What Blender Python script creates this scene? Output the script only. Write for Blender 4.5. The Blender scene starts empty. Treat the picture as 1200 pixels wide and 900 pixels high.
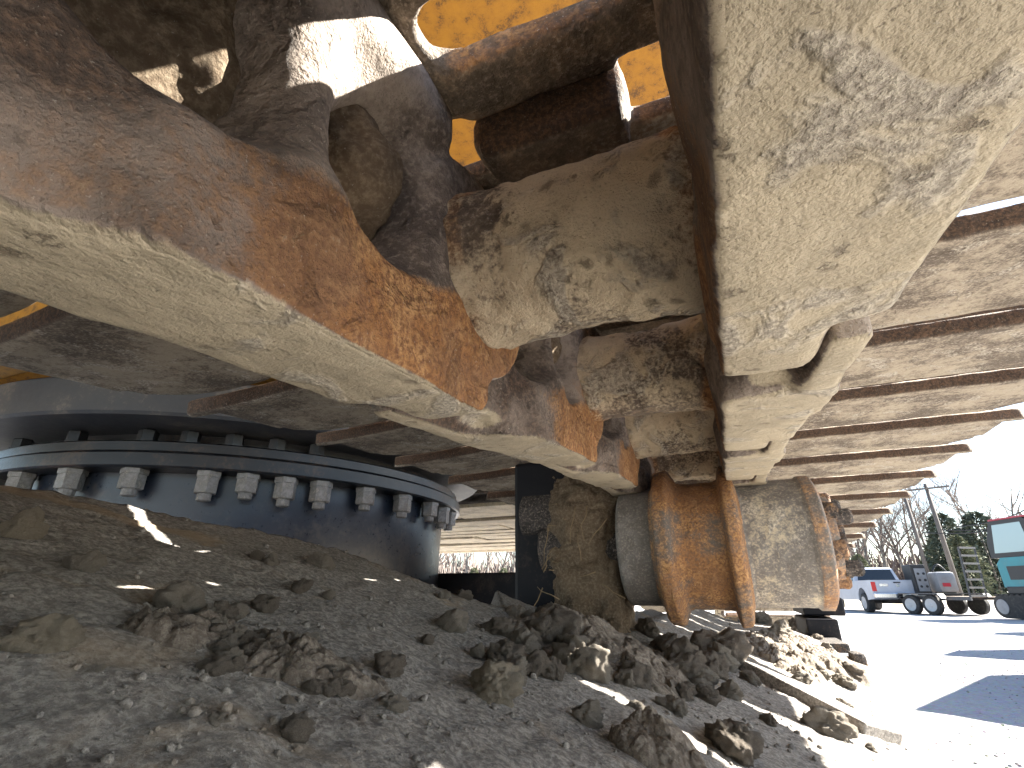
import bpy, bmesh, math, random
import numpy as np
from mathutils import Vector, Matrix
random.seed(7); rng = np.random.default_rng(7)
scene = bpy.context.scene
C = scene.collection

# ------------------------------------------------------------------ camera, sky, sun, exposure
CH = 0.92                                   # camera height above the ground
PITCH, YAW, FPX = 0.3937, 0.3964, 581.3     # look-up angle, angle to the track, focal length in photo pixels (1200 wide)
FH = Vector((-math.sin(YAW), math.cos(YAW), 0)); RT = Vector((math.cos(YAW), math.sin(YAW), 0)); ZU = Vector((0, 0, 1))
FW = FH * math.cos(PITCH) + ZU * math.sin(PITCH); UP = -FH * math.sin(PITCH) + ZU * math.cos(PITCH)
cam_d = bpy.data.cameras.new('camera'); cam = bpy.data.objects.new('camera', cam_d); C.objects.link(cam)
cam_d.sensor_width = 36; cam_d.lens = FPX / 1200 * 36; cam_d.clip_start = 0.005; cam_d.clip_end = 2000
cam.matrix_world = Matrix(((RT.x, UP.x, -FW.x, 0), (RT.y, UP.y, -FW.y, 0), (RT.z, UP.z, -FW.z, CH), (0, 0, 0, 1)))
scene.camera = cam
SUN = Vector((1.25, 0.68, 1.09)).normalized()
w = bpy.data.worlds.new('World'); scene.world = w; w.use_nodes = True
nt = w.node_tree; bg = nt.nodes['Background']
sky = nt.nodes.new('ShaderNodeTexSky'); sky.sky_type = 'NISHITA'; sky.sun_disc = False
sky.sun_elevation = math.asin(SUN.z); sky.sun_rotation = math.atan2(SUN.x, SUN.y)
sky.air_density = 1.0; sky.dust_density = 0.6; sky.ozone_density = 1.0
nt.links.new(sky.outputs[0], bg.inputs[0]); bg.inputs[1].default_value = 0.055
sl = bpy.data.lights.new('sun', 'SUN'); sl.energy = 5.0; sl.angle = math.radians(0.5); sl.color = (1, 0.95, 0.86)
so = bpy.data.objects.new('sun', sl); C.objects.link(so); so.rotation_euler = (-SUN).to_track_quat('-Z', 'Y').to_euler(); so.location = (20, 12, 20)
scene.view_settings.view_transform = 'Standard'; scene.view_settings.look = 'None'
scene.view_settings.exposure = 2.9; scene.view_settings.gamma = 1.0
scene.render.engine = 'CYCLES'
scene.cycles.max_bounces = 14; scene.cycles.diffuse_bounces = 10; scene.cycles.glossy_bounces = 5
scene.cycles.use_denoising = True

def ray(u, v): return FW + RT * ((u - 600) / FPX) + UP * ((450 - v) / FPX)
def at_y(u, v, y): d = ray(u, v); d = d * (y / d.y); return Vector((d.x, d.y, d.z + CH))
def at_z(u, v, z): d = ray(u, v); d = d * ((z - CH) / d.z); return Vector((d.x, d.y, z))

# ------------------------------------------------------------------ noise, distance fields, meshing
def _h(ix, iy, iz, s):
    n = (ix.astype(np.int64) * 374761393 + iy.astype(np.int64) * 668265263 + iz.astype(np.int64) * 2147483647 + s * 1274126177) & 0xffffffff
    n = ((n ^ (n >> 13)) * 1274126177) & 0xffffffff
    n = (n ^ (n >> 16)) * 2246822519 & 0xffffffff
    return ((n ^ (n >> 15)) & 0xffff) / 32767.5 - 1.0
def vn(x, y, z, s=0):
    x = np.asarray(x, float); y = np.asarray(y, float); z = np.asarray(z, float); x, y, z = np.broadcast_arrays(x, y, z)
    ix, iy, iz = np.floor(x), np.floor(y), np.floor(z); fx, fy, fz = x - ix, y - iy, z - iz
    fx, fy, fz = (f * f * (3 - 2 * f) for f in (fx, fy, fz)); o = 0
    for a in (0, 1):
        for b in (0, 1):
            for c in (0, 1):
                o = o + _h(ix + a, iy + b, iz + c, s) * (fx if a else 1 - fx) * (fy if b else 1 - fy) * (fz if c else 1 - fz)
    return o
def fbm(x, y, z, f, octv=4, s=0, g=0.5):
    o = 0; a = 1.0
    for i in range(octv):
        o = o + a * vn(x * f + i * 7.3, y * f + i * 3.1, z * f + i * 5.7, s + i); f *= 2.03; a *= g
    return o
def cell(x, y, z, f, s=0):                         # distance to nearest feature point (lumpy, crumbly)
    x, y, z = np.broadcast_arrays(np.asarray(x, float) * f, np.asarray(y, float) * f, np.asarray(z, float) * f)
    ix, iy, iz = np.floor(x), np.floor(y), np.floor(z); d = np.full(x.shape, 9.0)
    for a in (-1, 0, 1):
        for b in (-1, 0, 1):
            for c in (-1, 0, 1):
                jx, jy, jz = ix + a, iy + b, iz + c
                px = jx + .5 + .45 * _h(jx, jy, jz, s); py = jy + .5 + .45 * _h(jx, jy, jz, s + 11); pz = jz + .5 + .45 * _h(jx, jy, jz, s + 23)
                d = np.minimum(d, (px - x) ** 2 + (py - y) ** 2 + (pz - z) ** 2)
    return np.sqrt(d)
def sstep(x, a, b): t = np.clip((np.asarray(x, float) - a) / (b - a), 0, 1); return t * t * (3 - 2 * t)
def smin(a, b, k): h = np.clip(.5 + .5 * (b - a) / k, 0, 1); return b * (1 - h) + a * h - k * h * (1 - h)
def smax(a, b, k): return -smin(-a, -b, k)
def rbox(x, y, z, c, h, r):
    q = [np.abs(v - cc) - hh + r for v, cc, hh in zip((x, y, z), c, h)]
    return np.sqrt(sum(np.maximum(v, 0) ** 2 for v in q)) + np.minimum(np.maximum(np.maximum(q[0], q[1]), q[2]), 0) - r
def bx2(x, y, z, x0, x1, y0, y1, z0, z1, r): return rbox(x, y, z, ((x0 + x1) / 2, (y0 + y1) / 2, (z0 + z1) / 2), ((x1 - x0) / 2, (y1 - y0) / 2, (z1 - z0) / 2), r)
def cylx(x, y, z, cy, cz, R, x0, x1, r):
    a = np.hypot(y - cy, z - cz) - R + r; b = np.abs(x - (x0 + x1) / 2) - (x1 - x0) / 2 + r
    return np.minimum(np.maximum(a, b), 0) + np.hypot(np.maximum(a, 0), np.maximum(b, 0)) - r
def nets(fn, lo, hi, h):
    h = np.broadcast_to(np.asarray(h, float), 3); n = [int(round((b - a) / s)) + 1 for a, b, s in zip(lo, hi, h)]
    ax = [lo[i] + np.arange(n[i]) * h[i] for i in range(3)]
    X, Y, Z = np.meshgrid(*ax, indexing='ij'); V = fn(X, Y, Z); S = V < 0
    m = [k - 1 for k in n]; acc = np.zeros(m + [3]); cnt = np.zeros(m)
    def sl(o): return tuple(slice(o[i], o[i] + m[i]) for i in range(3))
    cor = [(i, j, k) for i in (0, 1) for j in (0, 1) for k in (0, 1)]
    for a in cor:
        for d in range(3):
            if a[d]: continue
            b = list(a); b[d] = 1
            va, vb = V[sl(a)], V[sl(b)]; cr = S[sl(a)] != S[sl(b)]
            t = np.where(cr, va / np.where(cr, va - vb, 1), 0)
            for e in range(3): acc[..., e] += np.where(cr, a[e] + (t if e == d else 0), 0)
            cnt += cr
    act = cnt > 0; idx = np.full(m, -1); idx[act] = np.arange(act.sum())
    ijk = np.argwhere(act); P = (ijk + acc[act] / cnt[act][:, None]) * h + np.array(lo)
    Q = []
    for d in range(3):
        e, f = (d + 1) % 3, (d + 2) % 3
        lo_s = [slice(1, m[i]) for i in range(3)]; lo_s[d] = slice(0, m[d]); hi_s = list(lo_s); hi_s[d] = slice(1, m[d] + 1)
        A = S[tuple(lo_s)]; B = S[tuple(hi_s)]
        for sg in (0, 1):
            w_ = np.argwhere((A & ~B) if sg == 0 else (~A & B))
            if not len(w_): continue
            base = w_.copy(); base[:, e] += 1; base[:, f] += 1
            def c(oe, of): q = base.copy(); q[:, e] -= oe; q[:, f] -= of; return idx[q[:, 0], q[:, 1], q[:, 2]]
            q = [c(1, 1), c(0, 1), c(0, 0), c(1, 0)]
            Q.append(np.stack(q if sg == 0 else q[::-1], 1))
    return P, np.concatenate(Q)
def vnormals(V, Q):
    a = V[Q[:, 0]]; nrm = np.cross(V[Q[:, 2]] - a, V[Q[:, 3 if Q.shape[1] > 3 else 1]] - V[Q[:, 1]] if Q.shape[1] > 3 else V[Q[:, 1]] - a)
    if Q.shape[1] == 3: nrm = np.cross(V[Q[:, 1]] - a, V[Q[:, 2]] - a)
    o = np.zeros_like(V)
    for i in range(Q.shape[1]): np.add.at(o, Q[:, i], nrm)
    return o / (np.linalg.norm(o, axis=1, keepdims=True) + 1e-12)
def mesh(name, V, F, mat, smooth=True, **attrs):
    V = np.asarray(V, np.float32); me = bpy.data.meshes.new(name)
    if isinstance(F, np.ndarray):
        nf, k = F.shape
        me.vertices.add(len(V)); me.vertices.foreach_set('co', V.ravel())
        me.loops.add(nf * k); me.loops.foreach_set('vertex_index', F.ravel().astype(np.int32))
        me.polygons.add(nf); me.polygons.foreach_set('loop_start', (np.arange(nf) * k).astype(np.int32)); me.polygons.foreach_set('loop_total', np.full(nf, k, np.int32))
    else: me.from_pydata(V.tolist(), [], F)
    me.update(calc_edges=True); me.validate()
    if smooth: me.polygons.foreach_set('use_smooth', np.ones(len(me.polygons), bool))
    for k, v in attrs.items():
        a = me.attributes.new(k, 'FLOAT', 'POINT'); a.data.foreach_set('value', np.asarray(v, np.float32))
    if mat: me.materials.append(mat)
    return me
def obj(name, me, loc=(0, 0, 0), parent=None, rot=(0, 0, 0), scale=(1, 1, 1)):
    """loc is a world place; under a parent (an unrotated empty or object) it is turned into the local one"""
    o = bpy.data.objects.new(name, me); C.objects.link(o)
    L = Vector(loc)
    if parent is not None: o.parent = parent; L = L - WL[parent.name]
    o.location = L; o.rotation_euler = rot; o.scale = scale; WL[o.name] = Vector(loc)
    return o
WL = {}
def thing(name, label, cat, loc=(0, 0, 0), group=None):
    o = bpy.data.objects.new(name, None); C.objects.link(o); o.location = loc; o.empty_display_size = .1; WL[o.name] = Vector(loc)
    return tag(o, label, cat, group)
def tag(o, label=None, cat=None, group=None, kind=None):
    if label: o['label'] = label
    if cat: o['category'] = cat
    if group: o['group'] = group
    if kind: o['kind'] = kind
    return o
class MB:
    """collects boxes, prisms, tubes, lathes into one mesh"""
    def __init__(s): s.v = []; s.f = []
    def add(s, V, F): n = len(s.v); s.v += [tuple(map(float, p)) for p in V]; s.f += [tuple(i + n for i in f) for f in F]; return s
    def box(s, c, h, M=None, bev=0):
        bm = bmesh.new(); bmesh.ops.create_cube(bm, size=2)
        for q in bm.verts: q.co = Vector((q.co.x * h[0], q.co.y * h[1], q.co.z * h[2]))
        if bev: bmesh.ops.bevel(bm, geom=bm.edges[:], offset=bev, segments=2, affect='EDGES', profile=.5)
        for q in bm.verts: q.co = (M @ q.co if M else q.co) + Vector(c)
        bm.verts.index_update(); s.add([q.co for q in bm.verts], [[q.index for q in f.verts] for f in bm.faces]); bm.free(); return s
    def prism(s, poly, x0, x1, ax=0):                # poly in the two other axes
        def P(a, b, x): return [(x, a, b), (a, x, b), (a, b, x)][ax]
        n = len(poly); V = [P(a, b, x0) for a, b in poly] + [P(a, b, x1) for a, b in poly]
        return s.add(V, [tuple(range(n))[::-1], tuple(range(n, 2 * n))] + [(i, (i + 1) % n, n + (i + 1) % n, n + i) for i in range(n)])
    def tube(s, pts, r, n=6):
        pts = [Vector(p) for p in pts]; r = r if isinstance(r, (list, tuple)) else [r] * len(pts); V = []; F = []
        for i, p in enumerate(pts):
            d = (pts[min(i + 1, len(pts) - 1)] - pts[max(i - 1, 0)]).normalized(); a = d.orthogonal().normalized() if i == 0 else (a - d * a.dot(d)).normalized(); b = d.cross(a)
            for k in range(n): t = 2 * math.pi * k / n; V.append(p + (a * math.cos(t) + b * math.sin(t)) * r[i])
        for i in range(len(pts) - 1):
            for k in range(n): F.append((i * n + k, i * n + (k + 1) % n, (i + 1) * n + (k + 1) % n, (i + 1) * n + k))
        F.append(tuple(range(n))[::-1]); F.append(tuple(range((len(pts) - 1) * n, len(pts) * n))); return s.add(V, F)
    def lathe(s, prof, n=32, c=(0, 0, 0), ax=2, a0=0, hexa=False):   # prof: (radius, along)
        V = []; F = []; m = len(prof)
        for i in range(n):
            t = a0 + 2 * math.pi * i / n; ct, st = math.cos(t), math.sin(t)
            for r, h in prof:
                p = [(h, r * ct, r * st), (r * st, h, r * ct), (r * ct, r * st, h)][ax]; V.append((p[0] + c[0], p[1] + c[1], p[2] + c[2]))
        for i in range(n):
            j = (i + 1) % n
            for k in range(m - 1): F.append((i * m + k, j * m + k, j * m + k + 1, i * m + k + 1))
        F.append(tuple(i * m for i in range(n))[::-1]); F.append(tuple(i * m + m - 1 for i in range(n))); return s.add(V, F)
    def mesh(s, name, mat, smooth=False, M=None):
        V = np.array(s.v)
        me = mesh(name, V, s.f, mat, smooth); bm = bmesh.new(); bm.from_mesh(me); bmesh.ops.recalc_face_normals(bm, faces=bm.faces)
        if M: bmesh.ops.transform(bm, matrix=M, verts=bm.verts)
        bm.to_mesh(me); bm.free()
        if smooth == 'auto': me.polygons.foreach_set('use_smooth', np.ones(len(me.polygons), bool)); me.set_sharp_from_angle(angle=math.radians(35))
        return me

# ------------------------------------------------------------------ materials
class NT:
    def __init__(s, name):
        s.m = bpy.data.materials.new(name); s.m.use_nodes = True; s.t = s.m.node_tree; s.b = s.t.nodes['Principled BSDF']
        s.tc = s.t.nodes.new('ShaderNodeTexCoord'); s.co = s.tc.outputs['Object']
    def n(s, typ, **k):
        o = s.t.nodes.new(typ)
        for a, v in k.items(): setattr(o, a, v)
        return o
    def l(s, a, b): s.t.links.new(a, b)
    def setin(s, sock, v):
        if hasattr(v, 'links'): s.l(v, sock)
        else: sock.default_value = v
    def shift(s):                                       # per-copy offset so that copies differ
        oi = s.n('ShaderNodeObjectInfo'); m = s.math('MULTIPLY', oi.outputs['Random'], 13.7); a = s.n('ShaderNodeVectorMath', operation='ADD')
        s.l(s.co, a.inputs[0]); s.l(m, a.inputs[1]); s.co = a.outputs[0]
    def noise(s, scale, detail=6, rough=.55, dist=0, co=None, stretch=None):
        o = s.n('ShaderNodeTexNoise'); o.inputs['Scale'].default_value = scale; o.inputs['Detail'].default_value = detail; o.inputs['Roughness'].default_value = rough; o.inputs['Distortion'].default_value = dist
        c = co or s.co
        if stretch:
            mp = s.n('ShaderNodeMapping'); mp.inputs['Scale'].default_value = stretch; s.l(c, mp.inputs[0]); c = mp.outputs[0]
        s.l(c, o.inputs['Vector']); return o.outputs['Fac']
    def vor(s, scale, feat='F1', out='Distance', rnd=1):
        o = s.n('ShaderNodeTexVoronoi', feature=feat); o.inputs['Scale'].default_value = scale; o.inputs['Randomness'].default_value = rnd; s.l(s.co, o.inputs['Vector']); return o.outputs[out]
    def math(s, op, a, b=0.0, clamp=False):
        o = s.n('ShaderNodeMath', operation=op, use_clamp=clamp); s.setin(o.inputs[0], a); s.setin(o.inputs[1], b); return o.outputs[0]
    def step(s, v, a, b):
        o = s.n('ShaderNodeMapRange', interpolation_type='SMOOTHSTEP'); s.setin(o.inputs[0], v); o.inputs[1].default_value = a; o.inputs[2].default_value = b; return o.outputs[0]
    def mix(s, f, a, b, typ='MIX'):
        o = s.n('ShaderNodeMix', data_type='RGBA', blend_type=typ); s.setin(o.inputs[0], f)
        for i, v in ((6, a), (7, b)):
            if hasattr(v, 'links'): s.l(v, o.inputs[i])
            else: o.inputs[i].default_value = (*v, 1)
        return o.outputs[2]
    def ramp(s, f, *st):
        o = s.n('ShaderNodeValToRGB'); e = o.color_ramp.elements
        while len(e) < len(st): e.new(.5)
        for q, (p, c) in zip(e, st): q.position = p; q.color = (*c, 1)
        s.setin(o.inputs[0], f); return o.outputs[0]
    def attr(s, name):
        o = s.n('ShaderNodeAttribute'); o.attribute_name = name; return o.outputs['Fac']
    def bump(s, h, strength=.5, dist=.002):
        o = s.n('ShaderNodeBump'); o.inputs['Strength'].default_value = strength; o.inputs['Distance'].default_value = dist; s.setin(o.inputs['Height'], h); s.l(o.outputs[0], s.b.inputs['Normal']); return o
    def out(s, col, rough=.8, metal=0.0, spec=.4):
        for k, v in (('Base Color', col), ('Roughness', rough), ('Metallic', metal), ('Specular IOR Level', spec)):
            if k == 'Base Color' and not hasattr(v, 'links'): v = (*v, 1)
            s.setin(s.b.inputs[k], v)
        return s.m
TAN, PALE = (.52, .445, .32), (.74, .68, .57)
RUST_O, RUST_D = (.42, .205, .075), (.13, .055, .028)
STEEL, STEEL_D = (.43, .36, .30), (.15, .122, .104)
def worn_steel(name, base=STEEL, base2=STEEL_D, dust=TAN, rust_add=0.0, dust_add=0.0, shift=True, rough=.72, bs=1.0):
    k = NT(name)
    if shift: k.shift()
    big = k.noise(15, 3, .5); mid = k.noise(95, 5, .6); fine = k.noise(420, 5, .65); sp = k.noise(1100, 3, .6)
    vals = k.math('ADD', k.math('MULTIPLY', big, .5), k.math('ADD', k.math('MULTIPLY', mid, .32), k.math('MULTIPLY', fine, .18)))
    col = k.mix(k.step(vals, .40, .60), base2, base)
    col = k.mix(k.math('MULTIPLY', k.step(fine, .50, .66), .5), col, (.44, .37, .31))
    # rust, orange and dark brown grain
    rm = k.math('ADD', k.math('ADD', k.attr('rust'), rust_add), k.math('MULTIPLY', k.math('SUBTRACT', vals, .5), 2.8))
    rc = k.mix(k.step(fine, .34, .62), (.22, .10, .048), k.mix(k.step(mid, .40, .62), RUST_O, (.56, .32, .14)))
    rc = k.mix(k.math('MULTIPLY', k.step(big, .50, .66), .65), rc, (.27, .15, .085))
    col = k.mix(k.step(rm, .22, .72), col, rc)
    # dry clay film: even tan with scraped patches, dents and dark bare spots
    dm = k.math('ADD', k.math('ADD', k.attr('dust'), dust_add), k.math('ADD', k.math('MULTIPLY', k.math('SUBTRACT', vals, .5), 2.4), k.math('MULTIPLY', k.math('SUBTRACT', fine, .5), .7)))
    scr = k.step(k.noise(34, 4, .55, .8), .53, .63)
    dc = k.mix(k.step(vals, .42, .58), tuple(v * .86 for v in dust), tuple(min(v * 1.08, .8) for v in dust))
    dc = k.mix(k.math('MULTIPLY', scr, .6), dc, k.mix(k.step(fine, .40, .62), (.33, .295, .26), PALE))
    vd = k.n('ShaderNodeTexVoronoi', feature='F1'); vd.inputs['Scale'].default_value = 105; wv = k.n('ShaderNodeVectorMath', operation='ADD'); k.l(k.co, wv.inputs[0]); k.l(k.math('MULTIPLY', fine, .012), wv.inputs[1]); k.l(wv.outputs[0], vd.inputs['Vector'])
    sepc = k.n('ShaderNodeSeparateColor'); k.l(vd.outputs['Color'], sepc.inputs[0])
    dent = k.math('MULTIPLY', k.step(vd.outputs['Distance'], .34, .10), k.step(sepc.outputs[0], .58, .66))
    dc = k.mix(k.math('MULTIPLY', dent, .6), dc, (.20, .155, .11))
    col = k.mix(k.step(dm, .22, .62), col, dc)
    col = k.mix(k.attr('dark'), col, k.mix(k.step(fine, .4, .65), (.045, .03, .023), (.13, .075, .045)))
    col = k.mix(k.math('MULTIPLY', k.step(sp, .64, .70), k.math('ADD', k.math('MULTIPLY', scr, .5), .22)), col, (.78, .72, .62))
    col = k.mix(k.math('MULTIPLY', k.step(sp, .38, .31), .5), col, (.07, .05, .038))
    h = k.math('ADD', k.math('MULTIPLY', mid, .8), k.math('ADD', k.math('MULTIPLY', fine, k.math('ADD', k.math('MULTIPLY', scr, .8), .35)), k.math('SUBTRACT', k.math('MULTIPLY', sp, .22), k.math('MULTIPLY', dent, .35))))
    h = k.math('MULTIPLY', h, k.math('SUBTRACT', 1.0, k.math('MULTIPLY', k.attr('polish'), 1.15)))
    k.bump(h, .85 * bs, .0055)
    return k.out(col, k.math('SUBTRACT', rough + .12, k.math('MULTIPLY', k.attr('polish'), .4)), 0.0, .35)
M_link = worn_steel('cast_link_steel', bs=.95)
M_bush = worn_steel('bushing_caked_steel', dust_add=.10, base=(.38, .31, .235), base2=(.13, .10, .078), dust=(.60, .50, .355), bs=1.15)
M_shoe = worn_steel('shoe_plate_steel', base=(.33, .275, .21), base2=(.14, .112, .085), dust=(.41, .35, .265), dust_add=.20, bs=.75)
M_roller = worn_steel('roller_steel', base=(.27, .255, .24), base2=(.16, .145, .13), bs=.7)
M_dark = worn_steel('dark_cast_steel', base=(.10, .09, .085), base2=(.045, .04, .038), rust_add=.12, dust_add=-.1)
def mud_mat(name, a, b, c, bs=1.0, shift=True, sc=1.0):
    k = NT(name)
    if shift: k.shift()
    big = k.noise(9 * sc, 5, .55); mid = k.noise(60 * sc, 8, .65); fine = k.noise(330 * sc, 8, .72)
    col = k.mix(k.step(big, .36, .66), a, b); col = k.mix(k.step(fine, .42, .66), col, c)
    col = k.mix(k.math('MULTIPLY', k.step(mid, .46, .30), .6), col, tuple(v * .45 for v in a))
    col = k.mix(k.math('MULTIPLY', k.step(k.noise(900 * sc, 3, .6), .67, .73), .7), col, (.46, .42, .36))
    k.bump(k.math('ADD', mid, k.math('MULTIPLY', fine, .6)), .95 * bs, .0055)
    return k.out(col, .95, 0, .1)
M_mud = mud_mat('dry_mud', (.18, .148, .122), (.24, .205, .17), (.33, .29, .24))
M_clod = mud_mat('pale_clod_mud', (.28, .245, .205), (.35, .31, .26), (.46, .41, .345))
M_tan = mud_mat('tan_clod_mud', (.34, .29, .22), (.42, .36, .28), (.52, .46, .37))
M_packed = mud_mat('packed_brown_mud', (.13, .095, .065), (.19, .142, .098), (.30, .24, .17))
M_root = NT('straw').out((.30, .22, .13), .9)
def tuple_mul(k, col, f): return k.mix(1.0, col, (f, f, f), 'MULTIPLY')
def frame_mat():
    k = NT('dusty_frame_plate')
    big = k.noise(5, 4, .5); mid = k.noise(40, 9, .7); fine = k.noise(320, 8, .75); sp = k.noise(800, 4, .7)
    col = k.mix(k.step(big, .38, .62), (.29, .265, .245), (.39, .36, .33)); col = k.mix(k.step(fine, .40, .64), tuple_mul(k, col, .62), k.mix(.5, col, (.58, .54, .48)))
    col = k.mix(k.math('MULTIPLY', k.step(k.noise(7, 6, .6, 1.0), .56, .67), .7), col, (.44, .335, .225))
    col = k.mix(k.math('MULTIPLY', k.step(mid, .44, .31), .6), col, (.13, .105, .09))
    col = k.mix(k.math('MULTIPLY', k.step(sp, .63, .71), .6), col, (.58, .53, .47)); col = k.mix(k.math('MULTIPLY', k.step(sp, .39, .31), .6), col, (.07, .06, .055))
    k.bump(k.math('ADD', k.math('MULTIPLY', mid, .8), k.math('ADD', k.math('MULTIPLY', fine, .8), k.math('MULTIPLY', sp, .4))),   .8, .004)
    return k.out(col, .93, 0, .2)
M_frame = frame_mat()
def paint(name, col, col2, rough=.4, dirt=(.2, .17, .14), dirt_amt=.3, sc=8, bump=.15, spec=.5):
    k = NT(name); a = k.noise(sc, 8, .65); f = k.noise(sc * 14, 6, .7)
    c = k.mix(k.step(a, .3, .7), col, col2); c = k.mix(k.math('MULTIPLY', k.step(k.math('ADD', a, k.math('MULTIPLY', k.math('SUBTRACT', f, .5), .7)), .52, .7), dirt_amt), c, dirt)
    k.bump(f, bump, .002); return k.out(c, k.math('ADD', k.math('MULTIPLY', f, .3), rough - .1), 0, spec)
M_black = paint('black_frame_paint', (.010, .011, .015), (.018, .018, .022), .45, (.07, .055, .045), .5, 14, .15, .15)
M_ring = paint('greasy_bearing_steel', (.006, .007, .009), (.014, .015, .018), .30, (.09, .055, .035), .45, 9, .2, .35)
M_drum = paint('glossy_pedestal_paint', (.012, .016, .026), (.02, .026, .038), .26, (.10, .085, .07), .35, 5, .12, .5)
M_bolt = paint('greasy_bolt_steel', (.26, .25, .235), (.07, .067, .063), .36, (.46, .42, .35), .8, 70, .8, .5)
M_yellow = paint('scratched_yellow_paint', (.40, .20, .018), (.30, .14, .016), .5, (.10, .055, .022), .95, 55, .5)
M_house_in = paint('house_floor_plate', (.03, .033, .04), (.05, .05, .052), .5, (.14, .12, .10), .6, 8)

# ------------------------------------------------------------------ ground
def ground_mat():
    k = NT('pale_gravel')
    big = k.noise(.12, 5, .6, 0, None, (1, .35, 1)); mid = k.noise(3.5, 8, .7); fine = k.noise(45, 6, .75); v = k.vor(38, 'F1', 'Color')
    col = k.mix(k.step(big, .35, .65), (.34, .325, .32), (.43, .415, .40)); col = k.mix(k.math('MULTIPLY', k.step(mid, .52, .72), .55), col, (.25, .235, .22))
    col = k.mix(.22, col, v, 'SOFT_LIGHT'); col = k.mix(k.math('MULTIPLY', k.step(fine, .40, .30), .5), col, (.16, .15, .14))
    k.bump(k.math('ADD', fine, k.math('MULTIPLY', mid, 2.0)), .7, .03); return k.out(col, .95, 0, .2)
M_ground = ground_mat()
gx = np.concatenate([-np.geomspace(900, 14, 22), np.linspace(-12, 24, 120), np.geomspace(26, 900, 22)]); gy = np.concatenate([-np.geomspace(900, 8, 18), np.linspace(-6, 60, 180), np.geomspace(62, 900, 22)])
GX, GY = np.meshgrid(gx, gy, indexing='ij'); GZ = np.where((np.abs(GX) < 60) & (GY > -8) & (GY < 70), fbm(GX, GY, 0 * GX, .8, 4, 3) * .012, 0)
def gridfaces(n, m): i = np.arange(n - 1)[:, None] * m + np.arange(m - 1)[None]; i = i.ravel(); return np.stack([i, i + m, i + m + 1, i + 1], 1)
g = obj('ground', mesh('ground', np.stack([GX, GY, GZ], -1).reshape(-1, 3), gridfaces(*GX.shape), M_ground)); g['kind'] = 'structure'

# ------------------------------------------------------------------ the crawler track: path of the bushing centres (y, z relative to the camera)
P = 0.203
XL, XR, XC = -0.086, 0.006, -0.040
YZ = {1: (.171, .135)}; ANG = {}
for k in range(-8, 40):
    ANG[k] = .1444 - .0267 * k - .0025 * k * k + .0003 * k ** 3 if k <= 8 else ANG[8]
ANG[0] = .085; ANG[-1] = .06
for k in range(-8, -1): ANG[k] = .06 - .04 * (-1 - k)
for k in range(9, 40): ANG[k] = ANG[8] - .005 * (k - 8)
KMAX, KMIN = 15, -7
for k in range(KMAX, 40): ANG[k] = max(-math.pi, ANG[KMAX - 1] - .30 * (k - KMAX + 1))
for k in range(1, 39): YZ[k + 1] = (YZ[k][0] + P * math.cos(ANG[k]), YZ[k][1] + P * math.sin(ANG[k]))
for k in range(1, KMIN, -1): YZ[k - 1] = (YZ[k][0] - P * math.cos(ANG[k - 1]), YZ[k][1] - P * math.sin(ANG[k - 1]))
KEND = 24

# one link: t outward from the inner rail face, y along (0 = bushing end, -P = pin end), z up from the bushing centre
def plan(t, y, a, b, c, d, r):
    qx = np.abs(t - (a + b) / 2) - (b - a) / 2 + r; qy = np.abs(y - (c + d) / 2) - (d - c) / 2 + r
    return np.hypot(np.maximum(qx, 0), np.maximum(qy, 0)) + np.minimum(np.maximum(qx, qy), 0) - r
def link_sdf(t, y, z, left=True):
    # rail: S-shaped plan, flat tread below, square edges
    p2 = plan(t, y, 0, .0265, -.138 if left else -.170, .008, .006)
    p2 = smin(p2, plan(t, y, .010 if left else .003, .041, -.160 if left else -.168, -.040, .006), .020 if left else .008)
    p2 = smin(p2, plan(t, y, .0285, .041, -.231, -.120, .005), .010)
    zt = -.0676 + .010 * sstep(y, -.008, .010) ** 2
    qz = np.maximum(zt - z, z + .026) + .0022; q2 = p2 + .0022
    tr = np.minimum(np.maximum(q2, qz), 0) + np.hypot(np.maximum(q2, 0), np.maximum(qz, 0)) - .0022
    top = bx2(t, y, z, -.002, .046, -.178, -.030, .044, .0645, .005)
    web = bx2(t, y, z, .009, .036, -.185, -.010, -.060, .060, .006)
    d = smin(smin(tr, web, .012), top, .016)
    d = smin(d, cylx(t, y, z, 0, 0, .050, -.0003, .0265, .003), .007)
    d = smin(d, cylx(t, y, z, -P, 0, .044, .0285, .043, .004), .010)
    d = smin(d, bx2(t, y, z, .001, .038, -.115, -.091, -.050, .062, .009), .014)       # strut between the windows
    fl = .017 * np.exp(-np.maximum(t, 0) / .010)
    for cy, ry, rz, sk in ((-.066, .0215, .031, .25), (-.138, .0225, .033, -.2)):
        yy = y - cy - sk * (z - .002) * .6
        wdw = (np.sqrt((yy / ry) ** 2 + ((z - .005) / rz) ** 2 + 1e-9) - 1) * ry - fl * .55 * sstep(z, -.042, -.022)
        d = smax(d, -wdw, .006)
    return d + fbm(t, y, z, 36, 3, 5) * .0006 + fbm(t, y, z, 240, 2, 9) * .00018
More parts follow.
